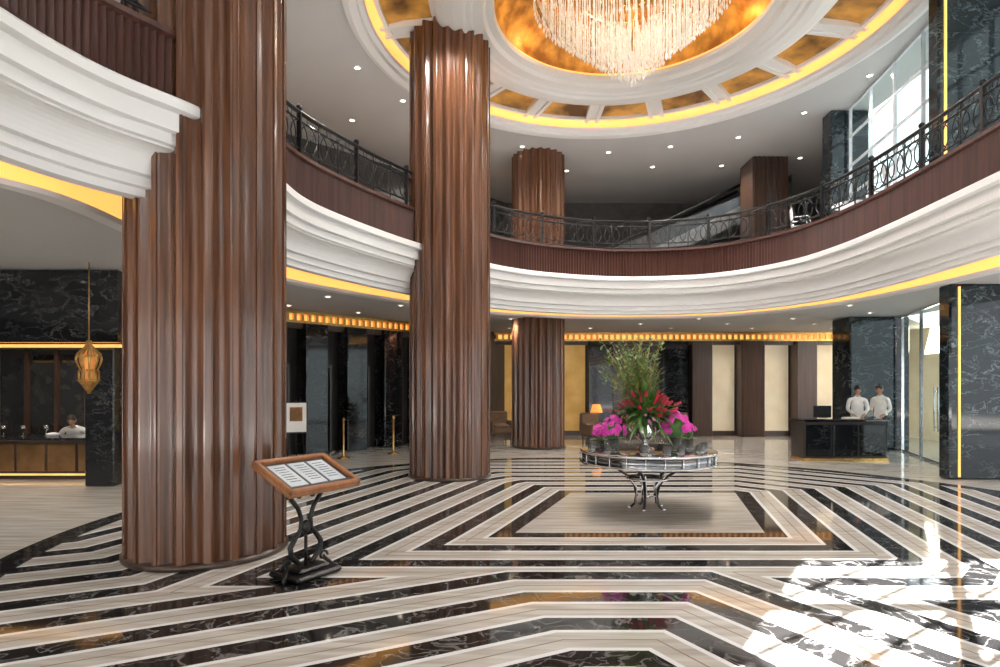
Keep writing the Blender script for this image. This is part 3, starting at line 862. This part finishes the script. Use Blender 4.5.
for sx in(-1,1):
    pts=[]
    for (x,z) in ((.05,.09),(.10,.14),(.16,.20),(.17,.28),(.12,.35),(.06,.42),(.05,.52),(.09,.62),(.16,.70),(.20,.78),(.17,.84)):
        pts.append((sx*x,.02,z))
    mb.tube(pts,[.022,.024,.026,.026,.024,.02,.02,.022,.022,.02,.016],2,8)
    sp=[(sx*(.2+.055*(1-k/10)*math.cos(k*.75)),.02,.13+.055*(1-k/10)*math.sin(k*.75)) for k in range(10)]
    mb.tube(sp,.013,2,6)
    sp=[(sx*(.08+.05*(1-k/10)*math.cos(k*.75+2)),.02,.74+.05*(1-k/10)*math.sin(k*.75+2)) for k in range(10)]
    mb.tube(sp,.010,2,6)
    mb.tube([(sx*.2,.02,.12),(sx*.27,-.03,.04),(sx*.3,-.05,.02)],.02,2,6);mb.tube([(sx*.1,.1,.12),(sx*.2,.2,.03)],.02,2,6)
mb.ball((0,.02,.44),(.05,.035,.06),2);mb.tube([(0,.02,.07),(0,.02,.36)],.016,2,8);mb.tube([(-.17,.02,.82),(.17,.02,.82)],.014,2,6)
mb.obj('menu_stand',[wood_or,pm('menu_paper',(.50,.56,.61),(.62,.67,.71),rough=.3),iron,dark],(-1.74,5.42,0),math.radians(58))

# ------------------------------------------------------------------ lobby furniture
fab=pm('armchair_fabric',(.12,.07,.04),(.2,.12,.07),scale=30,rough=.9)
def armchair(name,x,y,r):
    mb=MB();mb.box((0,0,.32),(.62,.62,.22),0,bev=.05);mb.box((0,.03,.45),(.54,.54,.12),0,bev=.05);mb.box((0,.32,.6),(.7,.14,.62),0,bev=.05)
    for sx in(-1,1):
        mb.box((sx*.34,0,.42),(.12,.66,.4),0,bev=.05)
        for sy in(-1,1): mb.tube([(sx*.28,sy*.26,0),(sx*.28,sy*.26,.22)],[.018,.028],1,8)
    mb.obj(name,[fab,wood_dk],(x,y,0),r)
armchair('armchair',2.9,18.2,.5);armchair('armchair.001',5.4,18.6,-.5);armchair('armchair.002',4.4,19.6,0);armchair('armchair.003',.0,19.3,.3)
mb=MB();mb.lathe([(0,.5),(.3,.5),(.3,.54),(0,.54)],(0,0,0),0,24);mb.tube([(0,0,0.02),(0,0,.5)],.03,0,8);mb.lathe([(0,0),(.2,0),(.2,.03),(0,.04)],(0,0,0),0,20);mb.obj('side_table',[wood_dk],(3.1,19.3,0))
mb=MB();mb.lathe([(0,0),(.09,0),(.1,.03),(.04,.06),(.08,.16),(.05,.28),(.015,.32),(.015,.4)],(0,0,0),0,16);mb.lathe([(.12,.60),(.2,.34),(.19,.34),(.11,.60)],(0,0,0),1,24);mb.obj('table_lamp',[gold,emat('lampshade_glow',(1,.36,.08),1.1)],(3.1,19.3,.54))
mb=MB()
mb.box((0,0,1.05),(.42,.02,.62),0);mb.box((0,.012,1.05),(.46,.02,.66),1)
for x in(-.18,.18): mb.tube([(x,.02,0),(x*.5,.03,1.5)],.012,1,6)
mb.tube([(0,.35,0),(0,.04,1.4)],.012,1,6);mb.box((0,0,.72),(.46,.05,.02),1);mb.box((0,-.012,1.12),(.26,.004,.3),2)
mb.obj('poster_easel',[white,iron,coffer],(-4.35,12.8,0),.3)
def stanchion(n,x,y):
    mb=MB();mb.lathe([(0,0),(.15,0),(.15,.02),(.03,.05),(.022,.08),(.022,.9),(.04,.92),(.03,.96),(0,.99)],(0,0,0),0,20);mb.obj(n,[gold],(x,y,0))
stanchion('stanchion_post',-3.7,14.2);stanchion('stanchion_post.001',-2.7,15.2)

# ------------------------------------------------------------------ mezzanine items
mb=MB();mb.box((0,0,1.69),(1.0,.9,3.38),0,bev=.02)
for k in range(8): mb.box((-.44+k*.125,-.46,1.69),(.05,.03,3.36),0)
mb.obj('square_wood_pillar',[wood_dk],(7.6,17.3,4.8))
wm=pm('white_chair_metal',(.7,.7,.72),(.8,.8,.82),rough=.3,metal=.2)
def chair(name,x,y,r):
    mb=MB();mb.box((0,0,.45),(.42,.42,.04),0,bev=.015)
    for sx in(-1,1):
        mb.tube([(sx*.19,-.19,0),(sx*.18,-.18,.44)],.014,0,6)
        mb.tube([(sx*.20,.22,0),(sx*.18,.19,.45),(sx*.18,.24,.95)],.014,0,6)
        mb.tube([(sx*.2,.2,.66),(sx*.23,-.1,.66),(sx*.2,-.17,.45)],.012,0,6)
    for z in(.6,.78,.95): mb.tube([(-.18,.22+.03*(z-.6),z),(.18,.22+.03*(z-.6),z)],.014,0,6)
    for k in range(4): mb.tube([(-.12+k*.08,.21,.47),(-.12+k*.08,.235,.95)],.008,0,4)
    mb.obj(name,[wm],(x,y,4.8),r)
chair('cafe_chair',6.75,13.4,1.2);chair('cafe_chair.001',7.4,11.7,-.5);chair('cafe_chair.002',7.2,10.8,.8)
mb=MB();mb.lathe([(0,.7),(.33,.7),(.34,.715),(.33,.73),(0,.73)],(0,0,0),0,28);mb.tube([(0,0,0.02),(0,0,.7)],.03,0,8);mb.lathe([(0,0),(.22,0),(.22,.02),(.03,.05)],(0,0,0),0,20);mb.obj('cafe_table',[wm],(7.35,12.6,4.8))
steel=pm('escalator_steel',(.16,.165,.17),(.26,.27,.28),scale=4,rough=.4,metal=.7)
eglass=pm('escalator_glass',(.045,.055,.06),(.08,.09,.10),scale=2,rough=.1)
mb=MB()
L_=6.0;H_=2.9
for y in(0,1.15):
    def slab(z0,z1,mi,th=.08):
        vs=[(-.6,y,max(z0,0)),(0,y,max(z0,0)),(L_,y,H_+z0),(L_,y,min(H_+z1,3.38)),(0,y,z1),(-.6,y,z1)]
        n=len(vs);vs=vs+[(p[0],p[1]+th,p[2]) for p in vs]
        fs=[tuple(range(n)),tuple(range(n,2*n))[::-1]]+[(i,(i+1)%n,n+(i+1)%n,n+i) for i in range(n)]
        mb.add(vs,fs,mi)
    slab(-.35,.28,0);
    slab(.28,.88,1,.02)
    mb.tube([(-.9,y+.03,.7),(-.85,y+.03,.88),(-.6,y+.03,.93),(0,y+.03,.93),(L_*.8,y+.03,H_*.8+.93)],.045,2,8)
for k in range(20):
    mb.box((L_*(k+.5)/20,.6,H_*(k+.5)/20+.02),(L_/20,1.05,.15),2)
mb.box((-.5,.6,.02),(.9,1.1,.04),0)
mb.obj('escalator',[steel,eglass,iron],(2.9,18.3,4.8))
light('SPOT','escalator_fill_spot',(4.0,16.9,ZU-.06),150,W2,.05,2.4)  # two added spots without fixtures, brighten the escalator
light('SPOT','escalator_fill_spot',(6.2,17.2,ZU-.06),120,W2,.05,2.4)

# ------------------------------------------------------------------ world, sun, camera
w=bpy.data.worlds.new('World');scene.world=w;w.use_nodes=True
bg=w.node_tree.nodes['Background'];bg.inputs[0].default_value=(.92,.96,1,1);bg.inputs[1].default_value=2.0
sd=Vector((-.56,-.80,.60)).normalized()
s=light('SUN','sun',(-4,-8,9),130,(1,.98,.95));s.data.angle=.006
s.rotation_euler=sd.to_track_quat('Z','Y').to_euler()
cam=bpy.data.cameras.new('camera');co=bpy.data.objects.new('camera',cam);scene.collection.objects.link(co)
co.location=(0,0,1.7);co.rotation_euler=(pi/2,0,0)
cam.lens=21.6;cam.sensor_width=36;cam.shift_y=.0535;cam.clip_start=.05
scene.camera=co
scene.view_settings.view_transform='Standard'
